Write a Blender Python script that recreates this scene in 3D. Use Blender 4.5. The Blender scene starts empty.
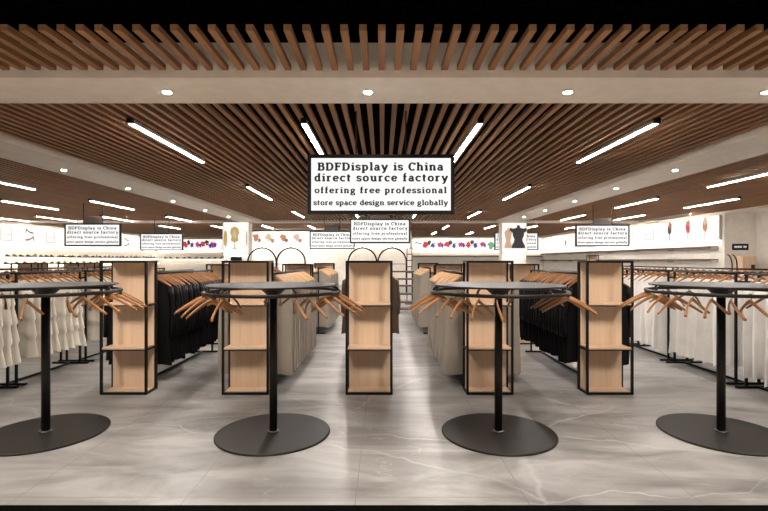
import bpy, math, random
from mathutils import Vector
C = bpy.context.scene.collection
R = random.Random(7)
PI = math.pi

# ------------------------------------------------------------------ materials
def mat(name, color, rough=0.5, metal=0.0, grain=None, vary=0.0, coat=0.0, emit=0.0, spec=0.5, sheen=0.0):
    m = bpy.data.materials.new(name); m.use_nodes = True
    nt = m.node_tree; b = nt.nodes['Principled BSDF']
    if name.startswith('print_'): emit = .27
    b.inputs['Base Color'].default_value = (*color, 1)
    b.inputs['Roughness'].default_value = rough
    b.inputs['Metallic'].default_value = metal
    b.inputs['Specular IOR Level'].default_value = spec
    if coat: b.inputs['Coat Weight'].default_value = coat; b.inputs['Coat Roughness'].default_value = 0.1
    if sheen: b.inputs['Sheen Weight'].default_value = sheen
    if emit:
        b.inputs['Base Color'].default_value = (*[c * .04 for c in color], 1)
        b.inputs['Emission Color'].default_value = (*color, 1); b.inputs['Emission Strength'].default_value = emit
    if (grain or vary) and not emit:
        tc = nt.nodes.new('ShaderNodeTexCoord'); mp = nt.nodes.new('ShaderNodeMapping')
        mp.inputs['Scale'].default_value = grain or (6, 6, 6)
        oi = nt.nodes.new('ShaderNodeObjectInfo')
        ad = nt.nodes.new('ShaderNodeVectorMath'); ad.operation = 'ADD'
        nt.links.new(tc.outputs['Object'], ad.inputs[0]); nt.links.new(oi.outputs['Random'], ad.inputs[1])
        nt.links.new(ad.outputs[0], mp.inputs[0])
        nz = nt.nodes.new('ShaderNodeTexNoise'); nz.inputs['Scale'].default_value = 1.0; nz.inputs['Detail'].default_value = 3
        nt.links.new(mp.outputs[0], nz.inputs['Vector'])
        mr = nt.nodes.new('ShaderNodeMapRange')
        mr.inputs[1].default_value = .3; mr.inputs[2].default_value = .7
        g = (0.07 if name == 'birch_board' else 0.16) if grain else 0.05
        mr.inputs[3].default_value = 1 - g; mr.inputs[4].default_value = 1 + g
        nt.links.new(nz.outputs['Fac'], mr.inputs[0])
        m2 = nt.nodes.new('ShaderNodeMapRange'); m2.inputs[3].default_value = 1 - vary; m2.inputs[4].default_value = 1 + vary
        nt.links.new(oi.outputs['Random'], m2.inputs[0])
        mu = nt.nodes.new('ShaderNodeMath'); mu.operation = 'MULTIPLY'
        nt.links.new(mr.outputs[0], mu.inputs[0]); nt.links.new(m2.outputs[0], mu.inputs[1])
        sc = nt.nodes.new('ShaderNodeVectorMath'); sc.operation = 'SCALE'
        sc.inputs[0].default_value = color
        nt.links.new(mu.outputs[0], sc.inputs['Scale']); nt.links.new(sc.outputs[0], b.inputs['Base Color'])
    return m

def floor_mat():
    m = bpy.data.materials.new('grey_marble_tile'); m.use_nodes = True
    nt = m.node_tree; L = nt.links.new; N = nt.nodes.new; b = nt.nodes['Principled BSDF']
    tc = N('ShaderNodeTexCoord')
    # tile index gives every tile its own piece of the stone
    br = N('ShaderNodeTexBrick'); br.offset = 0.0; br.squash = 1.0
    br.inputs['Scale'].default_value = 1.0; br.inputs['Mortar Size'].default_value = 0.0025
    br.inputs['Brick Width'].default_value = 1.0; br.inputs['Row Height'].default_value = 2.0
    br.inputs['Mortar Smooth'].default_value = 0.3
    mp = N('ShaderNodeMapping'); mp.inputs['Location'].default_value = (.157, -.75, 0)
    L(tc.outputs['Object'], mp.inputs[0]); L(mp.outputs[0], br.inputs['Vector'])
    ns = N('ShaderNodeMapping'); ns.inputs['Rotation'].default_value = (0, 0, .35); ns.inputs['Scale'].default_value = (.8, 2.4, 1)
    L(tc.outputs['Object'], ns.inputs[0])
    n1 = N('ShaderNodeTexNoise'); n1.inputs['Scale'].default_value = 1.1; n1.inputs['Detail'].default_value = 9; n1.inputs['Roughness'].default_value = .62
    n1.inputs['Distortion'].default_value = .8
    L(ns.outputs[0], n1.inputs['Vector'])
    cr = N('ShaderNodeValToRGB')
    cr.color_ramp.elements[0].position = .36; cr.color_ramp.elements[0].color = (.135, .129, .123, 1)
    cr.color_ramp.elements[1].position = .64; cr.color_ramp.elements[1].color = (.34, .327, .315, 1)
    L(n1.outputs['Fac'], cr.inputs[0])
    def vein(scale, rot, loc, thr, dist):
        mpv = N('ShaderNodeMapping'); mpv.inputs['Rotation'].default_value = (0, 0, rot); mpv.inputs['Location'].default_value = loc
        mpv.inputs['Scale'].default_value = (scale * .55, scale * 1.3, 1)
        L(tc.outputs['Object'], mpv.inputs[0])
        nz = N('ShaderNodeTexNoise'); nz.inputs['Scale'].default_value = 1.0; nz.inputs['Detail'].default_value = 6; nz.inputs['Roughness'].default_value = .55
        nz.inputs['Distortion'].default_value = dist
        L(mpv.outputs[0], nz.inputs['Vector'])
        s = N('ShaderNodeMath'); s.operation = 'SUBTRACT'; s.inputs[1].default_value = .5; L(nz.outputs['Fac'], s.inputs[0])
        a = N('ShaderNodeMath'); a.operation = 'ABSOLUTE'; L(s.outputs[0], a.inputs[0])
        r = N('ShaderNodeMapRange'); r.inputs[1].default_value = 0; r.inputs[2].default_value = thr; r.inputs[3].default_value = 1; r.inputs[4].default_value = 0
        L(a.outputs[0], r.inputs[0]); return r.outputs[0]
    dn = N('ShaderNodeTexNoise'); dn.inputs['Scale'].default_value = 1.3; dn.inputs['Detail'].default_value = 5
    L(tc.outputs['Object'], dn.inputs['Vector'])
    ds = N('ShaderNodeVectorMath'); ds.operation = 'SCALE'; ds.inputs['Scale'].default_value = .55; L(dn.outputs['Color'], ds.inputs[0])
    da = N('ShaderNodeVectorMath'); da.operation = 'ADD'; L(tc.outputs['Object'], da.inputs[0]); L(ds.outputs[0], da.inputs[1])
    dm = N('ShaderNodeMapping'); dm.inputs['Rotation'].default_value = (0, 0, .3); dm.inputs['Scale'].default_value = (.38, .95, .01); dm.inputs['Location'].default_value = (.3, .2, 0)
    L(da.outputs[0], dm.inputs[0])
    vo = N('ShaderNodeTexVoronoi'); vo.feature = 'DISTANCE_TO_EDGE'; vo.inputs['Scale'].default_value = 1.0
    L(dm.outputs[0], vo.inputs['Vector'])
    vr = N('ShaderNodeMapRange'); vr.inputs[1].default_value = .0; vr.inputs[2].default_value = .008; vr.inputs[3].default_value = 1; vr.inputs[4].default_value = 0
    L(vo.outputs['Distance'], vr.inputs[0]); v1 = vr.outputs[0]
    v2 = vein(.5, -.7, (7.7, 4.2, 0), .0022, .5)
    nm = N('ShaderNodeTexNoise'); nm.inputs['Scale'].default_value = .8; nm.inputs['Detail'].default_value = 2
    L(tc.outputs['Object'], nm.inputs['Vector'])
    rm = N('ShaderNodeMapRange'); rm.inputs[1].default_value = .38; rm.inputs[2].default_value = .6; rm.inputs[3].default_value = .12; rm.inputs[4].default_value = .5
    L(nm.outputs['Fac'], rm.inputs[0])
    mx = N('ShaderNodeMath'); mx.operation = 'MAXIMUM'; L(v1, mx.inputs[0]); L(v2, mx.inputs[1])
    mm = N('ShaderNodeMath'); mm.operation = 'MULTIPLY'; L(mx.outputs[0], mm.inputs[0]); L(rm.outputs[0], mm.inputs[1])
    mix = N('ShaderNodeMix'); mix.data_type = 'RGBA'; mix.inputs[7].default_value = (.52, .50, .48, 1)
    L(mm.outputs[0], mix.inputs[0]); L(cr.outputs[0], mix.inputs[6])
    jm = N('ShaderNodeMix'); jm.data_type = 'RGBA'; jm.inputs[7].default_value = (.13, .12, .11, 1)
    L(br.outputs['Fac'], jm.inputs[0]); L(mix.outputs[2], jm.inputs[6])
    L(jm.outputs[2], b.inputs['Base Color'])
    rr = N('ShaderNodeMapRange'); rr.inputs[3].default_value = .26; rr.inputs[4].default_value = .42
    L(n1.outputs['Fac'], rr.inputs[0]); L(rr.outputs[0], b.inputs['Roughness'])
    return m

M = dict(
    floor=floor_mat(),
    slat=mat('walnut_slat', (.33, .172, .086), .6, grain=(14, .7, 14), spec=.15),
    void=mat('black_void', (.002, .0018, .0016), .95, spec=.03, vary=.01),
    white=mat('white_plaster', (.86, .775, .68), .8, vary=.01),
    wall=mat('cream_wall', (.86, .81, .73), .7, vary=.01),
    greywall=mat('pale_grey_wall', (.86, .81, .74), .75, vary=.01),
    birch=mat('birch_board', (.62, .44, .30), .5, grain=(30, 30, 1.1)),
    shelfwood=mat('brown_shelf_edge', (.085, .05, .028), .5, grain=(4, 4, 20)),
    black=mat('black_steel', (.0065, .0055, .005), .45, vary=.02, spec=.22),
    plate=mat('dark_brown_plate', (.05, .036, .028), .7, vary=.01),
    table=mat('bronze_black_steel', (.014, .0115, .0098), .45, metal=.1, vary=.02, spec=.25),
    hanger=mat('oak_hanger', (.29, .125, .042), .42, grain=(10, 60, 60), vary=.18),
    palehanger=mat('pale_oak_hanger', (.48, .29, .135), .4, grain=(10, 60, 60), vary=.1),
    steel=mat('brushed_hook', (.10, .09, .08), .35, metal=.8, vary=.02),
    jacket=mat('black_cloth', (.0028, .0028, .0035), .5, vary=.3, spec=.16),
    beige=mat('beige_cloth', (.25, .212, .17), .85, vary=.07, sheen=.2),
    brown=mat('brown_cloth', (.05, .0225, .011), .8, vary=.15, sheen=.15),
    whitecloth=mat('white_cloth', (.90, .875, .84), .8, vary=.05, sheen=.2),
    cream=mat('cream_cloth', (.68, .625, .54), .85, vary=.06, sheen=.2),
    screen=mat('white_screen', (1, .985, .96), .4, emit=.345),
    ink=mat('black_ink', (.008, .008, .008), .6, vary=.01),
    lightbox=mat('lightbox_face', (1, .97, .91), .5, emit=.33),
    tube=mat('led_diffuser', (1, .93, .87), .4, emit=66),
    lamp=mat('downlight_lens', (1, .93, .85), .4, emit=120),
    wall_fill=mat('wall_fill_glow', (1, .90, .77), .4, emit=13),  # glow of the added channels that brighten the walls
    strip=mat('warm_fill_strip', (1, .90, .78), .4, emit=4.0),  # glow of the added fill strips under panels and shelves
    mall=mat('pale_mall_tile', (.72, .66, .58), .35, vary=.01),
    alu=mat('white_aluminium', (.55, .52, .49), .4, metal=.4, vary=.01),
)
def ink(name, c): 
    if name not in M: M[name] = mat(name, c, .6, vary=.01)
    return M[name]

# ------------------------------------------------------------------ mesh helpers
class MB:
    def __init__(s): s.v = []; s.f = []; s.mi = []; s.cur = 0
    def add(s, vs, fs):
        o = len(s.v); s.v += [tuple(p) for p in vs]
        for f in fs: s.f.append(tuple(i + o for i in f)); s.mi.append(s.cur)
        return s
    def box(s, x0, x1, y0, y1, z0, z1):
        return s.add([(x, y, z) for z in (z0, z1) for y in (y0, y1) for x in (x0, x1)],
                     [(0, 2, 3, 1), (4, 5, 7, 6), (0, 1, 5, 4), (2, 6, 7, 3), (0, 4, 6, 2), (1, 3, 7, 5)])
    def tube(s, pts, r, n=8, closed=False, caps=True):
        pts = [Vector(p) for p in pts]; k = len(pts); rings = []
        rs = r if isinstance(r, (list, tuple)) else [r] * k
        up = None
        for i, p in enumerate(pts):
            a = pts[i - 1] if (i or closed) else p
            b = pts[(i + 1) % k] if (i < k - 1 or closed) else p
            t = (b - a).normalized()
            if up is None: up = t.orthogonal().normalized()
            up = (up - t * up.dot(t)).normalized(); sd = t.cross(up)
            rings.append([p + (up * math.cos(2 * PI * j / n) + sd * math.sin(2 * PI * j / n)) * rs[i] for j in range(n)])
        vs = [q for rg in rings for q in rg]; fs = []
        for i in range(k if closed else k - 1):
            a = i * n; b = ((i + 1) % k) * n
            for j in range(n): fs.append((a + j, a + (j + 1) % n, b + (j + 1) % n, b + j))
        if caps and not closed:
            fs.append(tuple(range(n))[::-1]); fs.append(tuple(range((k - 1) * n, k * n)))
        return s.add(vs, fs)
    def lathe(s, prof, n=64, c=(0, 0)):
        vs = []; fs = []
        for r, z in prof:
            for j in range(n): vs.append((c[0] + r * math.cos(2 * PI * j / n), c[1] + r * math.sin(2 * PI * j / n), z))
        for i in range(len(prof) - 1):
            for j in range(n): fs.append((i * n + j, i * n + (j + 1) % n, (i + 1) * n + (j + 1) % n, (i + 1) * n + j))
        fs.append(tuple(range(n))[::-1]); fs.append(tuple(range((len(prof) - 1) * n, len(prof) * n)))
        return s.add(vs, fs)
    def prism(s, poly, y0, y1):          # poly in x,z
        n = len(poly)
        return s.add([(x, y0, z) for x, z in poly] + [(x, y1, z) for x, z in poly],
                     [tuple(range(n)), tuple(range(n, 2 * n))[::-1]] + [(i, n + i, n + (i + 1) % n, (i + 1) % n) for i in range(n)])
    def mesh(s, name, mats, smooth=False):
        me = bpy.data.meshes.new(name); me.from_pydata(s.v, [], s.f)
        for m in (mats if isinstance(mats, (list, tuple)) else [mats]): me.materials.append(m)
        me.polygons.foreach_set('material_index', s.mi)
        if smooth: me.polygons.foreach_set('use_smooth', [True] * len(s.f))
        me.update(); return me

def obj(name, me, parent=None, loc=(0, 0, 0)):
    o = bpy.data.objects.new(name, me); C.objects.link(o); o.location = loc
    if parent: o.parent = parent
    return o
def tag(o, label, cat, group=None):
    o['label'] = label; o['category'] = cat
    if group: o['group'] = group
    return o
def thing(name, label, cat, loc=(0, 0, 0), rz=0, group=None):
    o = bpy.data.objects.new(name, None); C.objects.link(o); o.location = loc; o.rotation_euler = (0, 0, rz)
    o.empty_display_size = .1
    return tag(o, label, cat, group)
def dup(src, loc, rz=None, label=None, group=None):
    kids = [o for o in src.children]
    r = src.copy(); C.objects.link(r); r.location = loc
    if rz is not None: r.rotation_euler = (0, 0, rz)
    if label: r['label'] = label
    if group: r['group'] = group
    elif 'group' in r: del r['group']
    for ch in kids:
        c = ch.copy(); C.objects.link(c); c.parent = r
        for g in ch.children:
            d = g.copy(); C.objects.link(d); d.parent = c
    return r
def struct(name, mb, m):
    o = obj(name, mb.mesh(name, m)); o['kind'] = 'structure'; return o
def bevel(o, w=.004, seg=2):
    b = o.modifiers.new('bevel', 'BEVEL'); b.width = w; b.segments = seg; b.limit_method = 'ANGLE'; return o
ORD = ['first', 'second', 'third', 'fourth', 'fifth', 'sixth', 'seventh', 'eighth', 'ninth', 'tenth', 'eleventh', 'twelfth']
def rail_only(o): return o

# ------------------------------------------------------------------ room shell
HS, HB = 3.2, 3.13                # underside of slats, underside of white beams
XL, XR, YB = -17.5, 12.5, 36.0
struct('floor', MB().box(-17.6, 13.8, 2.66, 36.2, -.1, 0), M['floor'])
struct('trim_1', MB().box(-17.6, 13.8, 2.52, 2.66, -.1, .001), M['void'])
struct('floor', MB().box(-17.6, 13.8, -4, 2.52, -.1, 0), M['mall'])          # black threshold of the shopfront
cm = MB()
cm.box(-17.6, 13.8, -3, 36.2, 3.75, 3.85)
cm.cur = 1
P = .148
LB = (-6.42, -5.47); RB = (5.17, 6.2)
for i in range(-118, 86):
    x = i * P - .006
    if x < XL + .03 or x > XR - .03: continue
    cm.box(x - .029, x + .029, 3.64, 4.41, HS, HS + .05)
    if LB[0] - .03 < x < LB[1] + .03 or RB[0] - .03 < x < RB[1] + .03:
        cm.box(x - .029, x + .029, 21.6, YB, HS, HS + .05); continue
    cm.box(x - .029, x + .029, 5.11, 21.0, HS, HS + .05)
    cm.box(x - .029, x + .029, 21.59, YB, HS, HS + .05)
struct('ceiling', cm, [M['void'], M['slat']])
struct('trim_2', MB().box(XL, 13.65, 4.4, 5.12, HB, 3.46), M['white'])
struct('trim_3', MB().box(LB[0], LB[1], 5.12, 21.0, HB, 3.46), M['white'])
struct('trim_4', MB().box(RB[0], RB[1], 5.12, 21.0, HB, 3.46), M['white'])
struct('trim_5', MB().box(XL, XR, 21.0, 21.6, HB, 3.46), M['white'])
struct('trim_6', MB().box(XR, 13.65, 5.12, 17.0, HB, 3.46), M['white'])
struct('wall_left', MB().box(XL - .15, XL, 3.6, YB + .1, 0, 3.75), M['wall'])
struct('wall_back', MB().box(XL, XR, YB, YB + .15, 0, 3.75), M['wall'])
struct('wall_right', MB().box(XR, XR + .15, 17.12, YB, 0, 3.75), M['wall'])
struct('wall_alcove', MB().box(XR, 13.65, 17.0, 17.12, 0, 3.46), M['greywall'])
struct('wall_side', MB().box(13.65, 13.8, 3.6, 17.12, 0, 3.75), M['greywall'])
struct('wall_partition', MB().box(-7.75, 1.7, 27.0, 27.2, 0, 3.1), M['wall'])
# columns below the far beam crossings
struct('trim_7', MB().box(-7.2, -6.05, 21.1, 21.6, 0, HB), M['greywall'])
struct('trim_8', MB().box(5.4, 6.5, 21.1, 21.6, 0, HB), M['greywall'])

# ------------------------------------------------------------------ ceiling lamps
fb = MB().box(-.034, .034, 0, 2.38, -.035, .0).box(-.034, -.03, 0, 2.38, -.054, -.035).box(.03, .034, 0, 2.38, -.054, -.035).box(-.012, .012, .25, .28, 0, .06).box(-.012, .012, 2.1, 2.13, 0, .06)
fix_me = fb.mesh('housing', M['alu'])
dif_me = MB().box(-.03, .03, .02, 2.36, -.057, -.036).mesh('diffuser', M['tube'])
cap_me = MB().box(-.036, .036, -.03, .018, -.058, .012).mesh('end_cap', M['black'])
def tube_light(x, y, label):
    t = thing('ceiling_light', label, 'light', (x, y, HS - .005))
    obj('housing', fix_me, t); obj('diffuser', dif_me, t); obj('end_cap', cap_me, t)
names = {-3.2: 'left outer line over the tables', -1.0: 'left inner line over the aisle', 1.24: 'right inner line over the aisle', 3.48: 'right outer line over the tables'}
for x, nm in names.items():
    for i, y in enumerate((5.9, 11.0, 16.5)):
        tube_light(x, y, 'white tube light, %s from the front, %s' % (ORD[i], nm))
for x, nm in ((-8.55, 'line just left of left white beam'), (-11.15, 'second line left of left white beam'), (-13.7, 'third line left of left white beam'), (-15.8, 'line nearest the left wall')):
    for i, y in enumerate((9.05, 13.6, 18.4, 23.2)):
        if i == 0 and x < -9: continue
        if x < -12 and i == 1: continue
        if i == 3 and x < -12: continue
        tube_light(x, y, 'white tube light, %s from the front, %s' % (ORD[i], nm))
for x, nm in ((7.75, 'line just right of right white beam'), (10.05, 'line nearest the right wall')):
    for i, y in enumerate((8.7, 13.1, 17.8, 23.2)):
        tube_light(x, y, 'white tube light, %s from the front, %s' % (ORD[i], nm))
for x, nm in ((-6.0, 'beside the gold-pictured column'), (-3.7, 'above the cream partition'), (3.3, 'left of the torso-pictured column'), (5.6, 'above the torso-pictured column')):
    for i, y in enumerate((23.1, 28.6)):
        if i and x < 0: continue
        tube_light(x, y, 'small far tube light beyond the rear beam, %s%s' % (nm, ', farther of two' if i else ''))

def wall_fill(L, loc, rz, label):          # added fill light; slim channel whose diffuser faces the wall behind it (+y)
    t = thing('ceiling_light', label, 'light', loc, rz)
    obj('housing', MB().box(0, L, -.03, .03, -.01, .02).box(0, L, -.03, -.022, -.07, -.01).mesh('housing', M['alu']), t)
    obj('diffuser', MB().box(.02, L - .02, -.021, .012, -.062, -.011).mesh('diffuser', M['wall_fill']), t)
wall_fill(18, (11.6, 35.5, HS - .02), -PI / 2, 'added fill light channel under the ceiling along the right wall')
wall_fill(10, (2.2, 35.1, HS - .02), 0, 'added fill light channel under the ceiling along the back wall')
wall_fill(18, (-16.6, 17.8, HS - .02), PI / 2, 'added fill light channel under the ceiling along the left wall')
wall_fill(9, (-7.5, 26.1, HS - .02), 0, 'added fill light channel under the ceiling before the cream partition')
rim_me = MB().lathe([(.056, 0), (.056, -.006), (.045, -.008), (.043, -.003)], 24).mesh('rim', M['alu'], True)
len_me = MB().lathe([(.042, -.002), (.039, -.0095), (.02, -.012)], 24).mesh('lens', M['lamp'])
def down(x, y, label):
    t = thing('downlight', label, 'light', (x, y, HB))
    obj('rim', rim_me, t); obj('lens', len_me, t)
for i, x in enumerate((-4.26, -2.21, -.15, 1.9, 3.94)):
    down(x, 4.77, 'small round downlight in the front white beam, %s from the left' % ORD[i])
for x, nm in ((-6.1, 'left'), (5.6, 'right')):
    for i, y in enumerate((6.62, 8.9, 11.15, 13.55, 16.0, 18.4)):
        down(x, y, 'small round downlight in the %s lengthwise white beam, %s from the front' % (nm, ORD[i]))

# ------------------------------------------------------------------ lettering (slab serif strokes)
def arc(cx, cy, rx, ry, a0, a1, n=12):
    return [(cx + rx * math.cos(math.radians(a0 + (a1 - a0) * i / n)), cy + ry * math.sin(math.radians(a0 + (a1 - a0) * i / n))) for i in range(n + 1)]
S = lambda x, y, w=.24: [(x - w / 2, y), (x + w / 2, y)]         # slab serif
def stem(x, z0, z1): return [(x, z0), (x, z1)]
XH, CH, AH, DE = .50, .70, .74, -.22
t = .045
G = {
 'B': (.66, [stem(.16, 0, CH), S(.13, t), S(.13, CH - t), [(.16, CH - t), (.34, CH - t)] + arc(.36, .535, .15, .135, 90, -90) + [(.16, .385)], [(.34, .385)] + arc(.38, .21, .17, .178, 90, -90) + [(.16, t)]]),
 'D': (.74, [stem(.16, 0, CH), S(.13, t), S(.13, CH - t), [(.16, CH - t), (.30, CH - t)] + arc(.32, .35, .30, .32, 90, -90) + [(.16, t)]]),
 'F': (.60, [stem(.16, 0, CH), S(.16, t, .3), S(.13, CH - t), [(.16, CH - t), (.53, CH - t), (.53, CH - .17)], [(.16, .37), (.40, .37)], [(.40, .28), (.40, .46)]]),
 'C': (.66, [arc(.36, .35, .26, .32, 45, 315, 18), [(.57, CH - .19), (.57, CH)]]),
 'i': (.34, [stem(.18, 0, XH), S(.18, t, .28), S(.12, XH - t, .18), [(.18, .60), (.18, .72)]]),
 'l': (.34, [stem(.18, 0, AH), S(.18, t, .28), S(.12, AH - t, .18)]),
 'h': (.66, [stem(.16, 0, AH), S(.16, t, .26), S(.11, AH - t, .16), [(.16, .36)] + arc(.33, .33, .15, .14, 150, 0) + [(.48, 0)], S(.49, t, .26)]),
 'n': (.66, [stem(.16, 0, XH), S(.16, t, .26), S(.11, XH - t, .16), [(.16, .36)] + arc(.33, .33, .15, .14, 150, 0) + [(.48, 0)], S(.49, t, .26)]),
 'u': (.66, [[(.16, XH)] + arc(.31, .17, .15, .14, 180, 330) + [(.48, .16)], stem(.48, 0, XH), S(.11, XH - t, .18), S(.43, XH - t, .18), S(.54, t, .16)]),
 'r': (.50, [stem(.16, 0, XH), S(.17, t, .3), S(.11, XH - t, .16), [(.16, .34)] + arc(.33, .32, .15, .15, 160, 50)]),
 's': (.48, [arc(.23, .36, .14, .11, 40, 260, 10) + arc(.25, .14, .14, .11, 80, -140, 10), [(.38, .36), (.38, .48)], [(.09, .03), (.09, .15)]]),
 'p': (.64, [stem(.16, DE, XH), S(.16, DE + t, .28), S(.11, XH - t, .16), arc(.33, .25, .18, .22, 150, -150, 16)]),
 'b': (.64, [stem(.16, 0, AH), S(.11, AH - t, .16), arc(.33, .25, .18, .22, 150, -150, 16)]),
 'd': (.64, [stem(.48, 0, AH), S(.54, t, .16), S(.43, AH - t, .16), arc(.31, .25, .18, .22, 30, 330, 16)]),
 'g': (.62, [arc(.29, .32, .16, .15, 0, 360, 18), [(.20, .17), (.15, .10), (.22, .05), (.42, .04)], arc(.30, -.08, .21, .12, 75, -255, 16), [(.42, .42), (.56, .46)]]),
 'a': (.58, [[(.10, .40)] + arc(.27, .34, .14, .13, 150, 0) + [(.42, .05)], S(.47, t, .16), arc(.25, .15, .14, .12, 50, 330, 14) , [(.30, .28), (.42, .28)]]),
 'e': (.58, [arc(.30, .25, .20, .22, 0, 325, 18), [(.10, .26), (.50, .26)]]),
 'c': (.54, [arc(.30, .25, .20, .22, 45, 320, 16), [(.44, .36), (.44, .46)]]),
 'o': (.62, [arc(.31, .25, .20, .22, 0, 360, 20)]),
 't': (.42, [[(.18, .64), (.18, .14)] + arc(.28, .13, .10, .10, 180, 290, 8), [(.04, XH - t), (.37, XH - t)]]),
 'f': (.42, [[(.17, 0), (.17, .58)] + arc(.28, .60, .11, .11, 180, 60, 8), S(.18, t, .3), [(.03, XH - t), (.36, XH - t)]]),
 'y': (.62, [[(.12, XH - t), (.32, .04)], [(.52, XH - t), (.28, -.12), (.20, -.19), (.10, -.17)], S(.13, XH - t, .24), S(.52, XH - t, .2)]),
 'v': (.60, [[(.12, XH - t), (.30, .02)], [(.50, XH - t), (.31, .02)], S(.13, XH - t, .24), S(.50, XH - t, .2)]),
 ' ': (.34, []),
}
def glyph(mb, ch, x, z, em, y):
    hx, hy = .104 * em, .064 * em
    for st in G[ch][1]:
        pts = [(x + px * em, z + pz * em) for px, pz in st]
        k = len(pts); lft = []; rgt = []
        for i in range(k):
            a = pts[max(i - 1, 0)]; b = pts[min(i + 1, k - 1)]
            dx, dz = b[0] - a[0], b[1] - a[1]; l = math.hypot(dx, dz) or 1
            nx, nz = -dz / l, dx / l
            d = math.hypot(nx * hx, nz * hy)
            # elliptical pen: thick uprights, thin horizontals
            ox, oz = nx * d, nz * d
            lft.append((pts[i][0] + ox, y, pts[i][1] + oz)); rgt.append((pts[i][0] - ox, y, pts[i][1] - oz))
        fs = [(i, i + 1, k + i + 1, k + i) for i in range(k - 1)]
        mb.add(lft + rgt, fs)
def text_line(s, x0, x1, z, em, y):
    out = []; mb = MB()
    nat = sum(G[c][0] for c in s) * em
    gap = ((x1 - x0) - nat) / (len(s) - 1)
    x = x0
    for c in s:
        if c == ' ': out.append(mb); mb = MB()
        glyph(mb, c, x, z, em, y); x += G[c][0] * em + gap
    return out + [mb]

SW, SHH = 1.76, .715
pw, ph = SW - .085, SHH - .085
fr = MB()
fr.box(-SW / 2, SW / 2, -.03, .04, SHH - .043, SHH); fr.box(-SW / 2, SW / 2, -.03, .04, 0, .043)
fr.box(-SW / 2, -SW / 2 + .043, -.03, .04, .043, SHH - .043); fr.box(SW / 2 - .043, SW / 2, -.03, .04, .043, SHH - .043)
fr.box(-SW / 2 + .04, SW / 2 - .04, .01, .04, .04, SHH - .04)
frame_me = fr.mesh('frame', M['black'])
screen_me = MB().box(-pw / 2, pw / 2, -.018, .01, .0425, SHH - .0425).mesh('screen', M['screen'])
X = lambda f: -pw / 2 + f * pw; Z = lambda f: SHH - .0425 - f * ph
text_mes = []
for txt, a_, b_, z_, em_ in (('BDFDisplay is China', .045, .948, .236, .212), ('direct source factory', .020, .980, .442, .205),
        ('offering free professional', .023, .971, .668, .165), ('store space design service globally', .016, .980, .897, .140)):
    text_mes += [w_.mesh('lettering', M['ink']) for w_ in text_line(txt, X(a_), X(b_), Z(z_), em_ * ph, -.021)]
def rods(zb):
    m = MB()
    for s in (-.3, .3): m.box(s - .008, s + .008, -.004, .012, SHH, HS + .05 - zb)
    return m.mesh('hanging_rod', M['black'])
def sign(x, y, zb, label, k=1):
    D_ = y
    t_ = thing('hanging_sign', label, 'sign', (x, y, zb)); t_.scale = (k, k, k)
    obj('frame', frame_me, t_); sc_ = obj('screen', screen_me, t_); [obj('lettering', m_, sc_) for m_ in text_mes]
    for s in (-.3, .3):
        obj('hanging_rod', MB().box(s - .008, s + .008, -.004, .012, SHH, (HS + .05 - zb) / k).mesh('hanging_rod', M['black']), t_)
    if D_ > 8: obj('mounting_plate', MB().box(-.3, .3, 0, .01, SHH, SHH + .22).mesh('mounting_plate', M['plate']), t_)
def sg(px0, px1, yb, D, label, k=1):
    sign(((px0 + px1) / 2 - 382.5) * D / 465, D, 1.4 + (260.5 - yb) * D / 465, label, k)
sg(308, 454, 214.3, 5.6, 'largest hanging sign with black lettering on white, nearest over the central aisle')
sg(350, 410, 243.3, 13.6, 'smaller black-framed hanging sign directly below the largest sign')
sg(65, 121, 246.2, 14.6, 'black-framed hanging sign over the far left racks, left of two there')
sg(140.5, 183, 250.6, 19.2, 'small far hanging sign left of the gold-pictured column')
sg(309.5, 355, 249.3, 18.2, 'far hanging sign partly hidden behind the one under the largest sign')
sg(575.5, 629, 246.5, 15.2, 'black-framed hanging sign on the right, above the right shelf tower')
sg(494.5, 538, 250.3, 22.8, 'far hanging sign hidden in its middle by the torso-pictured column', 1.22)

# ------------------------------------------------------------------ round tables
def ring(mb, r, z, tr, n=72, m=8):
    return mb.tube([(r * math.cos(2 * PI * i / n), r * math.sin(2 * PI * i / n), z) for i in range(n)], tr, m, closed=True)
RZ = 1.147; RR = .535
tops = MB().lathe([(.48, 1.192), (.512, 1.193), (.516, 1.196), (.516, 1.202), (.512, 1.206)], 96).mesh('tabletop', M['table'])
flange = MB().lathe([(.034, 1.105), (.042, 1.112), (.10, 1.165), (.125, 1.182), (.125, 1.192)], 48).mesh('flange', M['table'], True)
column = MB().lathe([(.0315, .012), (.0315, 1.112)], 32).mesh('column', M['table'], True)
base = MB().lathe([(.453, 0), (.456, .004), (.456, .01), (.45, .014)], 96).mesh('base', M['table'])
collar = MB().lathe([(.046, .014), (.046, .022), (.034, .026)], 32).mesh('collar', M['steel'], True)
rail_me = ring(MB(), RR, RZ, .0135).mesh('ring_rail', M['table'], True)
def bracket_me(a):
    c, s = math.cos(a), math.sin(a)
    return MB().tube([(c * .47, s * .47, 1.193), (c * .515, s * .515, 1.178), (c * RR, s * RR, RZ)], .009, 8).mesh('bracket', M['table'], True)
brs = [bracket_me(k * PI / 3) for k in range(6)]
TD = 3.77
TX = [-2.73, -.885, .94, 2.745]
TN = ['leftmost', 'second from the left', 'second from the right', 'rightmost']
TS = ['leftmost', 'left-of-aisle', 'right-of-aisle', 'rightmost']
TL = ['round black hanging table at the far left, its base cut by the photo edge', 'round black hanging table left of the central aisle, before the second tower',
      'round black hanging table right of the central aisle, before the fourth tower', 'round black hanging table at the far right, before the white clothes']
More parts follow.
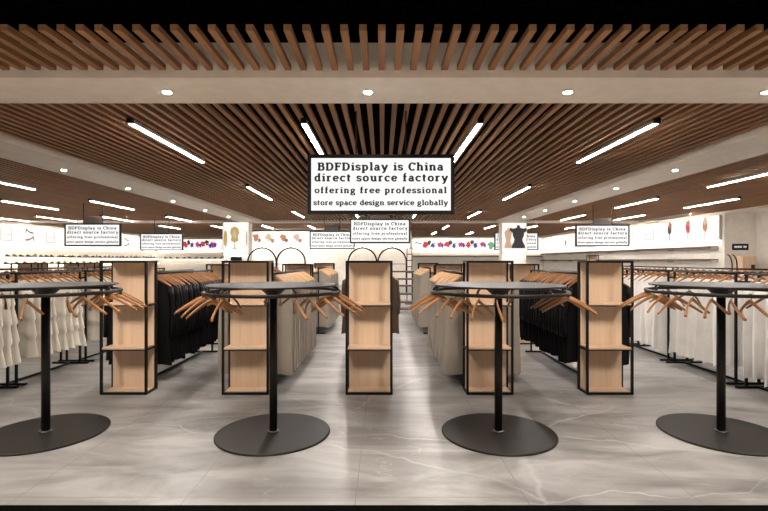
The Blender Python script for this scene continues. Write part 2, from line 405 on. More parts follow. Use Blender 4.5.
for x, nm in zip(TX, TL):
    t_ = thing('round_table', nm, 'table', (x, TD, 0.001))
    for n_, me in (('tabletop', tops), ('flange', flange), ('column', column), ('base', base), ('collar', collar), ('ring_rail', rail_me)): obj(n_, me, t_)
    for b in brs: obj('bracket', b, t_)

# ------------------------------------------------------------------ hangers
def hanger_body(m, wide=.195, drop=.105, fat=1.0, n=8):
    mb = MB(); pts = []
    for i in range(-8, 9):
        u = i / 8; a = abs(u)
        x = u * wide; z = -.042 - drop * (a ** 1.25) + .006 * (1 - a); y = .035 * a * a
        h = (.0155 - .0075 * a * a) * fat; th = .0055 + .006 * a * a
        pts.append((x, y, z, h, th))
    vs = []; fs = []
    for x, y, z, h, th in pts:
        for j in range(n):
            an = 2 * PI * j / n
            vs.append((x, y + th * math.cos(an), z + h * math.sin(an)))
    k = len(pts)
    for i in range(k - 1):
        for j in range(n): fs.append((i * n + j, i * n + (j + 1) % n, (i + 1) * n + (j + 1) % n, (i + 1) * n + j))
    fs.append(tuple(range(n))); fs.append(tuple(range((k - 1) * n, k * n))[::-1])
    return mb.add(vs, fs).mesh('hanger_body', m, True)
def hook_me(r):
    pts = [(0, 0, -.042), (0, 0, -.028)]
    for i in range(9):
        a = math.radians(-80 + i * 36 * .95)
        pts.append((0, 0 + (r + .003) * math.cos(a) , (r + .003) * math.sin(a) * 1.0 + .0))
    pts = [(0, 0, -.045), (0, 0.004, -.03)] + [((0, (r + .003) * math.cos(math.radians(d)), (r + .003) * math.sin(math.radians(d)))) for d in (-60, -20, 20, 60, 100, 140, 180)]
    return MB().tube(pts, .0024, 6).mesh('hook', M['steel'], True)
hb_me = hanger_body(M['hanger']); hb_pale = hanger_body(M['palehanger'], fat=1.5)
hk_me = hook_me(.0135)
def hanger_proto(body):
    t_ = thing('wooden_hanger', 'x', 'hanger', (0, 0, -5))
    obj('hanger_body', body, t_); obj('hook', hk_me, t_); return t_
HP = hanger_proto(hb_me); HPP = hanger_proto(hb_pale)
proto_used = {}
def place(src, loc, rz, label, group=None):
    if src.name not in proto_used:
        proto_used[src.name] = 1
        src.location = loc; src.rotation_euler = (0, 0, rz); src['label'] = label
        if group: src['group'] = group
        elif 'group' in src: del src['group']
        return src
    return dup(src, loc, rz, label, group)

# angle on the ring (0 = right, 90 = away from the camera), swivel off the radial direction
TH = [
    dict(right=[-66, -40, -28, -14, -2, 9, 22, 35], back=[70, 88], left=[200, 222, 160]),
    dict(left=[166, 180, 193, 205, 217, 230, 243, 150], back=[80, 97, 108, 62], right=[-60, -47, -34, -22, -10, 3, 17, 31]),
    dict(left=[152, 166, 179, 192, 204, 216, 228, 241, 255], back=[112, 62, 74], right=[-32, -22, -12, -2, 10, 22]),
    dict(left=[152, 165, 178, 190, 203, 215, 228, 240, 252, 140], back=[100, 80], right=[-62, -30, -10, 15]),
]
for ti, cl in enumerate(TH):
    cx = TX[ti]
    for side, angs in cl.items():
        pr = []
        for a in angs:
            x = cx + RR * math.cos(math.radians(a)); y = TD + RR * math.sin(math.radians(a))
            if abs(x / y) < .88: pr.append((x / y, x, y, a))
        pr.sort()
        for i, (_, x, y, a) in enumerate(pr):
            where = {'left': 'left', 'right': 'right', 'back': 'rear'}[side]
            place(HP, (x, y, RZ + .0015), math.radians(a + R.uniform(-16, 16)),
                  'empty wooden hanger, %s from the left on the %s of the %s round table' % (ORD[i], where, TS[ti]))

# ------------------------------------------------------------------ shelf towers
def tower_meshes(w, d, h):
    q = .0115; me = {}
    def bar(x0, x1, y0, y1, z0, z1): return (x0, x1, y0, y1, z0, z1)
    fr = MB()
    for sx in (-1, 1):
        x = sx * (w / 2 - q)
        for y in (q, d - q): fr.box(x - q, x + q, y - q, y + q, 0, h)
        for z in (q, h - q, h * .335, h * .665): fr.box(x - q, x + q, 2 * q, d - 2 * q, z - q * .8, z + q * .8)
    for y in (q, d - q):
        for z in (q, h - q): fr.box(-w / 2 + 2 * q, w / 2 - 2 * q, y - q, y + q, z - q, z + q)
    for z in (h * .335, h * .665): fr.box(-w / 2 + 2 * q, w / 2 - 2 * q, 0, 2 * q, z - q * .8, z + q * .3)
    me['frame'] = fr.mesh('frame', M['black'])
    me['back_panel'] = MB().box(-w / 2 + 2 * q, w / 2 - 2 * q, d - .034, d - .022, .024, h - .024).mesh('back_panel', M['birch'])
    me['top_panel'] = MB().box(-w / 2 + 2 * q, w / 2 - 2 * q, 2 * q, d - .036, h - .022, h - .004).mesh('top_panel', M['birch'])
    me['bottom_shelf'] = MB().box(-w / 2 + 2 * q, w / 2 - 2 * q, 2 * q, d - .036, .012, .03).mesh('bottom_shelf', M['birch'])
    me['shelf'] = [MB().box(-w / 2 + 2 * q, w / 2 - 2 * q, .004, d - .036, z + .004, z + .022).mesh('shelf', M['birch']) for z in (h * .335, h * .665)]
    return me
T1 = tower_meshes(.49, .235, 1.397); T2 = tower_meshes(.49, .235, 1.34)
def tower(x, y, me, label):
    t_ = thing('shelf_tower', label, 'shelf', (x, y, 0.001))
    for n_ in ('frame', 'back_panel', 'top_panel', 'bottom_shelf'): obj(n_, me[n_], t_)
    for s in me['shelf']: obj('shelf', s, t_)
CX = [-2.70, -1.43, -.14, 1.12, 2.37]
WHERE = ['far left', 'left of centre', 'centre', 'right of centre', 'far right']
for i, x in enumerate(CX):
    tower(x, 4.84, T1, ['front shelf tower of pale wood and black frame at the far left, black jackets behind', 'front shelf tower partly behind the second round table, left of the central aisle',
        'front shelf tower standing alone in the middle below the largest sign', 'front shelf tower partly behind the third round table, right of the central aisle',
        'front shelf tower at the far right between black jackets and white clothes'][i])
for i, x in enumerate(CX):
    if i == 2: continue
    tower(x, 7.75, T2, 'lower pale wood shelf tower in the second row, %s, only its top showing' % WHERE[i])
for i, x in ((1, -1.43), (3, 1.12)):
    tower(x, 11.35, T2, 'small pale wood shelf tower in the third row, %s, past beige coats' % WHERE[i])
for i, (px, D) in enumerate(((21, 10.8), (33, 12.6), (68, 10.8), (86, 12.8))):
    tower((px - 382.5) * D / 465, D, T2, 'far pale wood shelf tower beyond the cream dresses, %s from the left edge' % ORD[i])
tower((594 - 382.5) * 17 / 465, 17, tower_meshes(.36, .235, 1.6), 'far tall wooden shelf tower rising just above the far right front tower')

# ------------------------------------------------------------------ racks
RH = 1.25
def rack_meshes(L, half, foot, single=False):
    me = {}; q = .011
    xs = [-half, half] if not single else [-half, half]
    me['floor_bar'] = MB().box(-q, q, .04, L - .04, .0, .022).mesh('floor_bar', M['black'])
    me['foot'] = [MB().box(-foot, foot, y - .018, y + .018, .0, .024).mesh('foot', M['black']) for y in (.02, L - .02)]
    me['post'] = [MB().box(x - q, x + q, y - q, y + q, .024, RH).mesh('post', M['black']) for x in xs for y in (.02, L - .02)]
    me['rail'] = [MB().tube([(x, 0.0, RH), (x, L, RH)], .0125, 10).mesh('rail', M['black'], True) for x in xs]
    me['crossbar'] = [MB().box(-half, half, y - q, y + q, RH - .10, RH - .08).mesh('crossbar', M['black']) for y in (.02, L - .02)]
    return me
def rack(x, y, me, label):
    t_ = thing('clothes_rack', label, 'rack', (x, y, 0.001))
    obj('floor_bar', me['floor_bar'], t_)
    for k in ('foot', 'post', 'rail', 'crossbar'):
        for m in me[k]: obj(k, m, t_)

def garment(name, m, w0, w1, zb, th0, th1, folds, seed, sleeve=0, tiers=None, drop=.105, ramp=1.0, nv=14, nu=12):
    r = random.Random(seed); mb = MB()
    ph = [r.uniform(0, 6.28) for _ in range(4)]
    vs = []; fs = []; cols = 2 * nu
    for k in range(nv + 1):
        t_ = k / nv
        for j in range(cols):
            an = 2 * PI * j / cols; u = math.cos(an); sv = math.sin(an)
            a = abs(u)
            zt = -.040 - drop * (a ** 1.25) - .012
            if a < .3: zt -= .03 * (1 - a / .3)      # neck opening
            wv = (w0 + (w1 - w0) * (t_ ** ramp))
            th = th0 + (th1 - th0) * min(1, t_ * 3)
            ti = 0
            if tiers:
                q = t_ * tiers; ti = q - math.floor(q) if t_ < 1 else 1
                wv *= .88 + .10 * ti + .04 * math.floor(q) / tiers; th *= .6 + .6 * ti
            x = u * wv + .008 * math.sin(5 * t_ + ph[3]) * t_
            zz = zt + (zb + .01 * math.sin(3 * an + ph[0]) - zt) * t_
            y = .035 * a * a * (1 - t_) + th * math.copysign(abs(sv) ** .8, sv) * (1 + folds * t_ * math.sin(9 * u + ph[1] + 2 * t_)) + folds * .02 * t_ * math.sin(6 * u + ph[2])
            vs.append((x, y, zz))
    for k in range(nv):
        for j in range(cols):
            fs.append((k * cols + j, (k + 1) * cols + j, (k + 1) * cols + (j + 1) % cols, k * cols + (j + 1) % cols))
    mb.add(vs, fs)
    if sleeve:
        for s in (-1, 1):
            pts = []; rs = []
            for i in range(8):
                q = i / 7
                pts.append((s * (w0 - .02 + .035 * math.sin(q * 2.2)), .03 - .025 * q + .012 * math.sin(7 * q + ph[1]), -.04 - drop - .01 - q * sleeve)); rs.append((.033 - .008 * q) * (1 + .12 * math.sin(9 * q + ph[2])))
            mb.tube(pts, rs, 10)
    return mb.mesh(name, m, True)

# variants share meshes
G_black = [garment('jacket', M['jacket'], .20, .215, -1.03 + .02 * i, .018, .024, .35, i, sleeve=.56) for i in range(4)]
G_beige = [garment('coat', M['beige'], .195, .222, -1.125, .02, .034, .22, 20 + i) for i in range(4)]
G_brown = [garment('coat', M['brown'], .20, .225, -.95, .02, .036, .4, 40 + i, sleeve=.5) for i in range(3)]
G_white = [garment('shirt_dress', M['whitecloth'], .165, .20, -1.10 + .015 * i, .016, .033, .5, 60 + i) for i in range(4)]
G_cream = [garment('tiered_dress', M['cream'], .16, .20, -.97 + .01 * i, .02, .055, .4, 80 + i, tiers=4, nv=24) for i in range(4)]
bulk = MB()
def bulk_hanger(loc, rz, pale):
    c, s_ = math.cos(rz), math.sin(rz)
    for i_, me in enumerate((hb_pale if pale else hb_me, hk_me)):
        bulk.cur = 1 if i_ else (2 if pale else 0)
        bulk.add([(loc[0] + v.co.x * c - v.co.y * s_, loc[1] + v.co.x * s_ + v.co.y * c, loc[2] + v.co.z) for v in me.vertices], [tuple(p.vertices) for p in me.polygons])
def hang_row(xr, y0, y1, step, gs, name, glabel, hlabel, cat, pale=False, first=None, jit=.25, solo=True):
    """garments and their hangers along one rail; all but the front-most of a rail look alike"""
    y = y0; i = 0
    while y <= y1:
        yy = y + R.uniform(-jit, jit) * step * .5; rz = R.uniform(-.05, .05)
        if R.random() < .5: rz += PI
        g = obj(name, gs[R.randrange(len(gs))], None, (xr, yy, RH + .0015)); g.rotation_euler = (0, 0, rz)
        h_l, h_g = hlabel, hlabel.replace('wooden hanger', 'wooden hangers')
        if i == 0 and first: tag(g, first[0], cat); h_l, h_g = first[1], None
        else: tag(g, glabel, cat, 'row: ' + glabel)
        if solo or (i == 0 and first): place(HPP if pale else HP, (xr, yy, RH + .0015), rz, h_l, h_g)
        else: bulk_hanger((xr, yy, RH + .0015), rz, pale)
        y += step; i += 1

# inner rows behind the towers (two parallel rails each)
L1 = rack_meshes(1.95, .21, .235); L1B = rack_meshes(1.95, .15, .235)
KIND = ['black', 'beige', None, 'beige', 'black']
for i, k in enumerate(KIND):
    if not k: continue
    x = CX[i]; w = WHERE[i]
    noun, gs, nm, cat = ('black jacket', G_black, 'jacket', 'jacket') if k == 'black' else ('long beige coat', G_beige, 'coat', 'coat')
    hw = .21
    if k == 'black': x += math.copysign(.05, x); hw = .15
    rack(x, 5.17, L1B if k == 'black' else L1, 'black two-rail clothes rack full of %ss behind the %s front tower' % (noun, w))
    for s in (-hw, hw):
        side = 'left' if s < 0 else 'right'
        aisle = (s > 0) == (x < 0)
        hang_row(x + s, 5.22 + (.037 if k == 'black' and s > 0 else 0), 7.06, .074 if k == 'black' else .083, gs, nm, '%s packed on the %s rail behind the %s front tower' % (noun, side, w),
                 'wooden hanger bearing a %s, %s rail, %s front tower' % (noun, side, w), cat, pale=k == 'beige', solo=aisle,
                 first=('front-most %s on the %s rail behind the %s front tower' % (noun, side, w), 'wooden hanger of the front-most %s, %s rail, %s tower' % (noun, side, w)))
# second depth
L2 = rack_meshes(2.1, .21, .34)
for i, k in enumerate(KIND):
    if not k: continue
    x = CX[i]; w = WHERE[i]
    noun, gs, nm, cat = ('black jacket', G_black, 'jacket', 'jacket') if k == 'black' else ('beige coat', G_beige, 'coat', 'coat')
    rack(x, 8.85, L2, 'farther black clothes rack of %ss past the second-row tower, %s' % (noun, w))
    for s in (-.21, .21):
        side = 'left' if s < 0 else 'right'
        hang_row(x + s, 8.92, 10.85, .11 if k == 'black' else .095, gs, nm, 'far %s on the %s rail of the second-row rack, %s' % (noun, side, w),
                 '', cat, pale=k == 'beige', solo=False,
                 first=None if k == 'black' else ('front-most far %s on the %s rail, second-row rack, %s' % (noun, side, w), 'wooden hanger of the front-most far %s, %s rail, %s' % (noun, side, w)))
# brown coats behind the centre tower
L3 = rack_meshes(1.0, .21, .3)
rack(-.18, 6.93, L3, 'black clothes rack with brown coats behind the central front tower')
for s in (-.21, .21):
    side = 'left' if s < 0 else 'right'
    hang_row(-.18 + s, 7.0, 7.85, .1, G_brown, 'coat', 'dark brown coat on the %s rail behind the central tower' % side, 'wooden hanger bearing a brown coat, %s rail behind the central tower' % side, 'coat', pale=True,
             first=('front-most dark brown coat peeking out %s of the central tower' % side, 'wooden hanger of the front-most brown coat, %s of the central tower' % side))
# outer rows
L4 = rack_meshes(1.14, .13, .24)
def outer(x, sgn, gs, name, noun, nouns, units, step, where):
    for n_, (y, ga, gb) in enumerate(units):
        rack(x, y, L4, 'black rack with short cross feet and %s, %s from the front, %s' % (nouns, ORD[n_], where))
        for s in (-.13, .13):
            rl = 'aisle' if s * sgn < 0 else 'wall'
            hang_row(x + s, y + ga + (0 if rl == 'aisle' else step / 2), y + gb, step, gs, name, '%s, %s side of the %s rack from the front, %s' % (noun, rl, ORD[n_], where),
                     'wooden hanger of a %s, %s side, %s rack, %s' % (noun, rl, ORD[n_], where), 'dress', solo=rl == 'aisle' and n_ < 3)
outer(-4.24, -1, G_cream, 'tiered_dress', 'tiered cream dress', 'cream dresses', [(3.98, .1, 1.05), (5.2, .09, .95), (6.42, .09, 1.05), (7.64, .1, 1.05)], .118, 'far left')
outer(4.12, 1, G_white, 'shirt_dress', 'long white shirt dress', 'white dresses', [(3.98, .1, 1.05), (5.23, .1, 1.05), (6.47, .08, 1.06), (7.71, .1, 1.06)], .165, 'far right')
# rows beyond the outer ones: only rails, hangers and shoulders show
L5 = rack_meshes(2.6, .13, .24)
for x, gs, nm, noun, where in ((-6.4, G_cream, 'tiered_dress', 'cream dress', 'left'), (6.3, G_white, 'shirt_dress', 'white shirt dress', 'right')):
    for n_, y in enumerate((7.3, 10.1)):
        fn = 'nearer' if n_ == 0 else 'farther'
        rack(x, y, L5, 'black rack of %ses behind the outer %s racks, %s of two' % (noun, where, fn))
        hang_row(x - .13 * (1 if x > 0 else -1), y + .1, y + 2.5, .17, gs, nm, 'far %s on the %s rack behind the outer %s row' % (noun, fn, where), '', 'dress', solo=False)
bo = obj('wooden_hanger', bulk.mesh('wooden_hanger', [M['hanger'], M['steel'], M['palehanger']], True))
tag(bo, 'mass of small wooden hangers on the farther and hidden rails of the racks', 'hanger'); bo['kind'] = 'stuff'

# ------------------------------------------------------------------ lightboxes on the walls
def shoe_poly(s=1.0, fl=1):
    return [(fl * s * a, s * b) for a, b in ((-.5, 0), (-.46, .30), (-.38, .40), (-.28, .30), (0, .16), (.3, .12), (.5, .06), (.5, 0), (.2, 0), (.05, .03), (-.3, .2), (-.40, .18), (-.44, 0))]
def blob(rx, rz, seed, n=14, k=.42):
    r = random.Random(seed); return [(rx * math.cos(2 * PI * i / n) * (1 + r.uniform(-k, k)), rz * math.sin(2 * PI * i / n) * (1 + r.uniform(-k, k))) for i in range(n)]
def bag_poly(w, h): return [(-w, -h), (w, -h), (w * .8, h * .4), (w * .5, h * .4), (w * .45, h), (-w * .45, h), (-w * .5, h * .4), (-w * .8, h * .4)]
def off(poly, x, z): return [(a + x, b + z) for a, b in poly]
def lightbox(label, L, h, loc, rz, pics):
    t_ = thing('lightbox', label, 'sign', loc, rz)
    fm = MB(); e = .03
    fm.box(-e, 0, -.1, 0, -e, h + e).box(L, L + e, -.1, 0, -e, h + e).box(0, L, -.1, 0, -e, 0).box(0, L, -.1, 0, h, h + e).box(0, L, -.02, 0, 0, h)
    obj('frame', fm.mesh('frame', M['alu']), t_)
    lp_ = obj('light_panel', MB().box(0, L, -.09, -.02, 0, h).mesh('light_panel', M['lightbox']), t_)
    obj('fill_strip', MB().box(.05, L - .05, -.09, -.03, -e - .012, -e).mesh('fill_strip', M['strip']), t_)  # added glowing strip, brightens the wall below the panel
    for x, z, layers in pics:
        mb = MB(); ms = []
        for i, (poly, m) in enumerate(layers):
            mb.cur = i; ms.append(m); mb.prism(off(poly, 0, 0), -.093 - .001 * i, -.09)
        obj('picture', mb.mesh('picture', ms), lp_, (x, 0, z))
red = ink('print_red', (.75, .03, .05)); blue = ink('print_blue', (.03, .05, .35)); dk = ink('print_dark', (.03, .025, .025)); mag = ink('print_magenta', (.7, .03, .2))
org = ink('print_orange', (.62, .22, .10)); grn = ink('print_green', (.15, .5, .25)); pale = ink('print_pale', (.62, .58, .52)); gold = ink('print_gold', (.62, .42, .14)); nude = ink('print_nude', (.75, .45, .30)); br_ = ink('print_brown', (.28, .10, .05))
ltan = ink('print_tan', (.75, .55, .38))
def heels(a): return [(off(blob(.2, .22, a), -.26, .02), red), (off(blob(.14, .18, a + 1), .02, .16), dk), (off(blob(.14, .18, a + 2), .28, -.06), blue)]
def heels2(a): return [(off(blob(.18, .2, a), 0, 0), mag), (off(blob(.1, .16, a + 3), .2, -.04), blue), (off(blob(.06, .06, a + 4), -.4, .1), org)]
ZB, LH = 2.2, .85
def rp(x): return (x - 382.5) * YB / 465
pics = []
x0 = 1.9; Lr = 12.45 - x0
for i in range(6):
    x = rp(429 + i * 10.6) - x0
    pics.append((x, .42, heels(i) if i % 2 == 0 else heels2(i)))
pics.append((rp(418.5) - x0, .48, [(shoe_poly(.5), dk)]))
pics.append((rp(491) - x0, .4, [(blob(.25, .28, 9), grn)]))
pics.append((rp(544) - x0, .4, [(blob(.12, .22, 19), dk)]))
lightbox('lit back wall panel with red and blue shoe prints, right of the arches', Lr, LH, (x0, YB, ZB), 0, pics)
pics = []
x0 = -17.4; Ll = 9.4
for i, px in enumerate((189, 198, 207, 213)):
    pics.append((rp(px) - x0, .42, (heels, heels2, heels, heels2)[i](30 + i)))
lightbox('lit back wall panel with red and blue shoe prints, left of gold column', Ll, LH, (x0, YB, ZB), 0, pics)
pics = []
for i, px in enumerate((256.5, 269.5, 283, 297)):
    x = (px - 382.5) * 27 / 465 + 7.65
    pics.append((x, .5, [(off(blob(.16, .19, 50 + i), -.06, .05), org if i % 2 == 0 else ltan), (off(blob(.1, .1, 60 + i), .14, -.14), br_ if i % 2 == 0 else org)]))
lightbox('lit picture panel over the arches on the cream partition, four small orange prints', 9.2, LH, (-7.6, 27.0, ZB), 0, pics)
# left wall: rotated so that local x runs along +Y
def grid(w, h):
    out = []
    for i in range(3): out.append(([(-w, h * (i - 1) - .012), (w, h * (i - 1) - .012), (w, h * (i - 1) + .012), (-w, h * (i - 1) + .012)], pale))
    for s in (-w, w): out.append(([(s - .012, -h), (s + .012, -h), (s + .012, h), (s - .012, h)], pale))
    return out
pics = []
for i in range(9):
    y = 3.5 + i * 1.45
    pics.append((y, .42, grid(.3, .28) if i % 2 == 0 else [(off(shoe_poly(.55), 0, .12), dk), (off(shoe_poly(.6, -1), 0, -.24), br_)]))
lightbox('long lit picture panel high on the left wall with dark shoe prints', 17.8, LH, (XL, 18.0, ZB), PI / 2, pics)
# right wall: local x runs along -Y
pics = []
for i, y in enumerate((17.9, 18.9, 20.1)):
    pics.append((35.8 - y, .48, [(off(blob(.13, .24, 70 + i, k=.12), 0, .06), (org, red, dk)[i]), (off(blob(.12, .12, 75 + i), .02, .24), (ltan, org, red)[i]), ([(-.012, -.42), (.012, -.42), (.012, -.1), (-.012, -.1)], (ltan, org, dk)[i])]))
for i, y in enumerate((21.6, 23.4, 25.0, 26.6, 28.6)):
    pics.append((35.8 - y, .42, grid(.32, .25)))
pics.append((35.8 - 31.5, .42, [(blob(.12, .22, 83), br_)])); 
lightbox('long lit picture panel on the right wall with balloon-like red and orange prints', 18.65, LH, (XR, 35.8, ZB), -PI / 2, pics)

# column pictures
def torso(s):
    half = [(.07, 1.1), (.08, .98), (.26, .93), (.40, .98), (.47, .86), (.36, .78), (.29, .72), (.28, .58), (.20, .40), (.22, .28), (.33, .08), (.34, -.05)]
    pts = half + [(-x, z) for x, z in half[::-1]]
    return [(a * s, b * s) for a, b in pts]
def bust(s):
    return [(a * s, b * s) for a, b in ((-.05, .95), (-.2, .86), (-.26, .62), (-.17, .42), (-.22, .2), (-.1, .1), (-.02, .1), (-.02, -.22), (-.16, -.28), (.16, -.28), (.02, -.22), (.02, .1), (.1, .1), (.22, .2), (.17, .42), (.26, .62), (.2, .86), (.05, .95))]
lightbox('lit column picture of gold mannequin stands on the left column', 1.15, 1.46, (-7.2, 21.1, 1.68), 0,
         [(.52, .48, [(bust(.8), gold), (off(blob(.09, .2, 90, k=.1), 0, .42), ltan)]), (.1, .72, [(blob(.09, .36, 91, k=.1), gold)]), (1.06, .7, [(blob(.04, .34, 92, k=.1), ltan)])])
lightbox('lit column picture of a nude and a black torso on the right column', 1.1, 1.4, (5.4, 21.1, 1.7), 0,
         [(.28, .3, [([(x * .62, z) for x, z in torso(.8) if abs(x) < .3], nude)]), (.74, .3, [(torso(.9), dk)])])
tag(obj('wall_screen', MB().box(-.24, .24, -.08, 0, 0, .17).mesh('wall_screen', M['black']), None, (-6.62, 21.1, 1.4)), 'small black box on the left column under the gold picture', 'screen')

# ------------------------------------------------------------------ wall shelves
def wall_shelf(L, label, loc, rz, m, lamp=False):
    t_ = thing('wall_shelf', label, 'shelf', loc, rz)
    obj('board', MB().box(0, L, -.32, 0, -.035, .035).mesh('board', m), t_)
    if lamp: obj('fill_strip', MB().box(.05, L - .05, -.27, -.22, -.05, -.035).mesh('fill_strip', M['strip']), t_)  # added glowing strip, brightens the wall under the board
    n = int(L / 2.4)
    for i in range(n + 1):
        obj('bracket', MB().box(i * L / n - .012, i * L / n + .012, -.28, 0, -.09, 0).mesh('bracket', M['alu']), t_)
for z, nm in ((1.90, 'upper'), (1.42, 'lower')):
    wall_shelf(18.6, 'long empty brown-edged %s shelf on the right wall below the lit panel' % nm, (XR, 35.9, z), -PI / 2, M['shelfwood'])
wall_shelf(10.3, 'long thin brown shelf on the back wall under the shoe prints', (2.0, YB, 1.74), 0, M['shelfwood'])
wall_shelf(17.6, 'upper white shelf of shoes along the left wall', (XL, 18.2, 1.55), PI / 2, M['wall'], True)
wall_shelf(17.6, 'lower white shelf of shoes along the left wall', (XL, 18.2, 1.20), PI / 2, M['wall'], True)
wall_shelf(9.0, 'white shelf of shoes on the back wall, left of the gold column', (-17.1, YB, 1.52), 0, M['wall'], True)
def shoe_me(m, h=.1, L=.27):
    vs = []; fs = []; n = 8
    prof = [(-.5, .02, .3), (-.47, .75, .32), (-.3, .95, .34), (-.05, .75, .34), (.2, .5, .36), (.4, .36, .34), (.5, .05, .2)]
    for x, hh, w in prof:
        for j in range(n):
            a = PI * j / (n - 1)
            vs.append((x * L, .13 * w * 2 * .5 * math.cos(a) * 1.1, max(0, hh * h * math.sin(a))))
    k = len(prof)
    for i in range(k - 1):
        for j in range(n - 1): fs.append((i * n + j, i * n + j + 1, (i + 1) * n + j + 1, (i + 1) * n + j))
        fs.append((i * n + n - 1, i * n, (i + 1) * n, (i + 1) * n + n - 1))
    fs.append(tuple(range(n))); fs.append(tuple(range((k - 1) * n, k * n))[::-1])
    return MB().add(vs, fs).mesh('shoe', m, True)
SM = [(shoe_me(ink('leather_black', (.02, .018, .018)), .12), 'black'), (shoe_me(ink('leather_brown', (.10, .06, .035)), .14), 'dark brown'), (shoe_me(ink('leather_grey', (.22, .2, .17)), .18), 'grey')]
def shoes(n, y0, y1, fixed, z, axis, nm):
    for i in range(n):
        p = y0 + (y1 - y0) * i / (n - 1) + R.uniform(-.06, .06)
        me, cn = SM[R.choice((0, 0, 1, 2))]
        o = obj('shoe', me, None, (fixed, p, z) if axis == 'y' else (p, fixed, z)); o.rotation_euler = (0, 0, (PI / 2 if axis == 'y' else 0) + R.choice((0, PI)) + R.uniform(-.2, .2))
        tag(o, 'tiny far %s shoe standing on %s' % (cn, nm), 'shoe', '%s shoes on %s' % (cn, nm))
shoes(34, 21.5, 35.3, XL + .18, 1.586, 'y', 'the upper shelf of the left wall')
shoes(26, 21.5, 35.3, XL + .18, 1.236, 'y', 'the lower shelf of the left wall')
shoes(18, -16.7, -8.6, YB - .18, 1.556, 'x', 'the back wall shelf left of the gold column')

# ------------------------------------------------------------------ arched stands, slim rack, shelving, right-hand items
def arch_stand(x, y, label):
    t_ = thing('arched_stand', label, 'stand', (x, y, 0.001)); r = .61; zt = 1.94
    pts = [(-r, 0, 0.03), (-r, 0, zt - r)] + [(r * math.cos(math.radians(a)), 0, zt - r + r * math.sin(math.radians(a))) for a in range(170, 0, -10)] + [(r, 0, zt - r), (r, 0, .03)]
    obj('arch', MB().tube(pts, .034, 8).mesh('arch', M['black'], True), t_)
    for s in (-r, r): obj('foot', MB().box(s - .03, s + .03, -.25, .25, 0, .03).mesh('foot', M['black']), t_)
    obj('rail', MB().tube([(-r, 0, 1.25), (r, 0, 1.25)], .012, 8).mesh('rail', M['black'], True), t_)
for px, nm in ((262, 'first from the left, beside the gold column'), (291, 'second from the left, left of the aisle'), (362.5, 'third from the left, above the central tower'), (392.2, 'rightmost, over the central tower')):
    arch_stand((px - 382.5) * 20 / 465, 20, 'black arched clothes stand before the partition, ' + nm)
t_ = thing('slim_rack', 'narrow upright black ladder rack just right of the rightmost arch', 'rack', (.87, 15, 0.001))
for s in (-.08, .08): obj('post', MB().box(s - .012, s + .012, -.012, .012, 0, 1.82).mesh('post', M['black']), t_)
for z in (1.0, 1.2, 1.4, 1.6, 1.8): obj('rung', MB().box(-.08, .08, -.01, .01, z - .012, z + .012).mesh('rung', M['black']), t_)
obj('foot', MB().box(-.15, .15, -.2, .2, 0, .02).mesh('foot', M['black']), t_)
t_ = thing('low_shelving', 'low open wooden shelving in the aisle behind the brown coats', 'shelf', (0.05, 12.4, 0.001))
for x in (-.95, .78):
    for y in (0, .38): obj('post', MB().box(x - .015, x + .015, y - .015, y + .015, 0, 1.12).mesh('post', M['black']), t_)
for z in (.1, .28, .5, .72, .9, 1.1): obj('shelf', MB().box(-.95, .78, .0, .38, z - .018, z + .018).mesh('shelf', M['shelfwood']), t_)

t_ = thing('wall_sign', 'small black sign with white lettering on the pale wall at far right', 'sign', (13.07, 17.0, 1.78))
obj('board', MB().box(-.29, .29, -.03, 0, 0, .23).mesh('board', M['black']), t_)
tm = MB(); r2 = random.Random(3); xx = -.23
for i in range(11):
    w = r2.uniform(.022, .034)
    if i != 7:
        tm.box(xx, xx + .011, -.032, -.03, .08, .15); tm.box(xx, xx + w, -.032, -.03, .138, .15)
        if i % 2: tm.box(xx + w - .01, xx + w, -.032, -.03, .08, .15)
    xx += .042
obj('lettering', tm.mesh('lettering', M['screen']), t_)
t_ = thing('wood_cabinet', 'tall tan wooden cabinet against the pale wall below the small black sign', 'cabinet', (12.98, 16.45, 0.001))
obj('body', MB().box(-.235, .235, 0, .4, 0, 1.55).mesh('body', M['birch']), t_)
obj('door_panel', MB().box(-.22, .22, -.015, 0, .05, 1.53).mesh('door_panel', M['birch']), t_)
obj('handle', MB().box(.05, .16, -.04, -.015, 1.12, 1.25).mesh('handle', M['black']), t_)
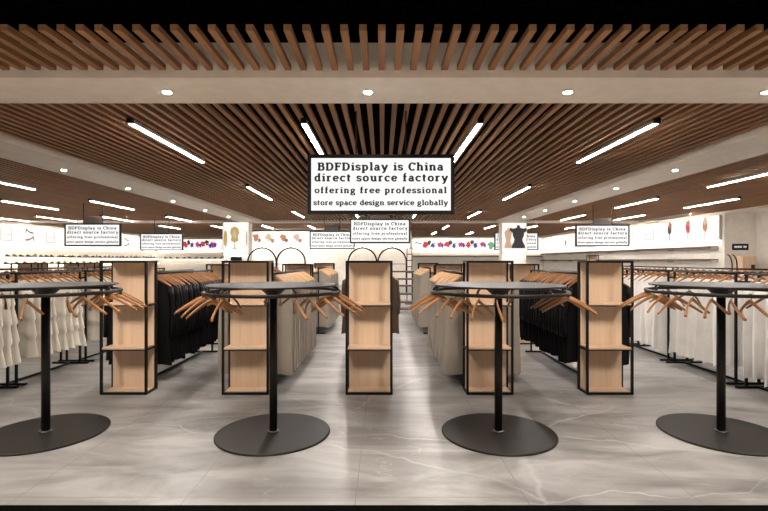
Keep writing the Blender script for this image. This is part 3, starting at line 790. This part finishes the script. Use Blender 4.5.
def curved(x, label):
    D = 16.0
    t_ = thing('curved_stand', label, 'stand', (x, D, 0.001))
    pts = [(0.18, 0, 0.02), (.18, 0, 1.2)] + [(0.18 - .17 * (1 - math.cos(math.radians(a))), 0, 1.2 + .40 * math.sin(math.radians(a))) for a in range(15, 91, 15)]
    obj('pole', MB().tube(pts, .02, 8).mesh('pole', M['black'], True), t_)
    obj('base', MB().lathe([(.18, 0), (.18, .015), (.17, .02)], 24, (.18, 0)).mesh('base', M['black']), t_)
curved(11.85, 'black stand with a bent top near the far right wall, left of two')
curved(12.02, 'black stand with a bent top near the far right wall, right of two')

# ------------------------------------------------------------------ faint world light and added fill spots in front of the shop
w = bpy.data.worlds.new('World'); bpy.context.scene.world = w; w.use_nodes = True
w.node_tree.nodes['Background'].inputs[0].default_value = (1, .90, .82, 1)
w.node_tree.nodes['Background'].inputs[1].default_value = .04
def fill_spot(x, y, tx_, ty_, tz, power):  # bare spot without fixture, added out of view as fill
    ld = bpy.data.lights.new('front_fill_spot', 'SPOT'); ld.energy = power; ld.spot_size = math.radians(95); ld.spot_blend = .9
    ld.shadow_soft_size = .4; ld.color = (1, .90, .80)
    o = bpy.data.objects.new('front_fill_spot', ld); C.objects.link(o); o.location = (x, y, 3.16)
    o.rotation_euler = (Vector((tx_, ty_, tz)) - Vector((x, y, 3.16))).to_track_quat('-Z', 'Y').to_euler()
for x in (-4.2, -1.4, 1.4, 4.2): fill_spot(x, 2.55, x, 4.6, 0, 140)  # unseen spots added to light the front tables and towers
for x in (-4.2, -1.4, 1.4, 4.2): fill_spot(x, .4, x, .9, 0, 250)  # unseen spots added to bounce light off the mall floor onto the ceiling

# ------------------------------------------------------------------ camera
cd = bpy.data.cameras.new('camera'); cam = bpy.data.objects.new('camera', cd); C.objects.link(cam)
cam.location = (0, 0, 1.4); cam.rotation_euler = (PI / 2, 0, 0)
cd.sensor_width = 36; cd.lens = 465 / 768 * 36; cd.shift_x = 1.5 / 768; cd.shift_y = 5 / 768; cd.clip_start = .05; cd.clip_end = 100
sc = bpy.context.scene; sc.camera = cam
sc.view_settings.view_transform = 'Standard'; sc.view_settings.look = 'None'
sc.view_settings.exposure = 1.6; sc.view_settings.gamma = 1
sc.cycles.max_bounces = 7; sc.cycles.diffuse_bounces = 4; sc.cycles.glossy_bounces = 3
sc.cycles.sample_clamp_indirect = 6
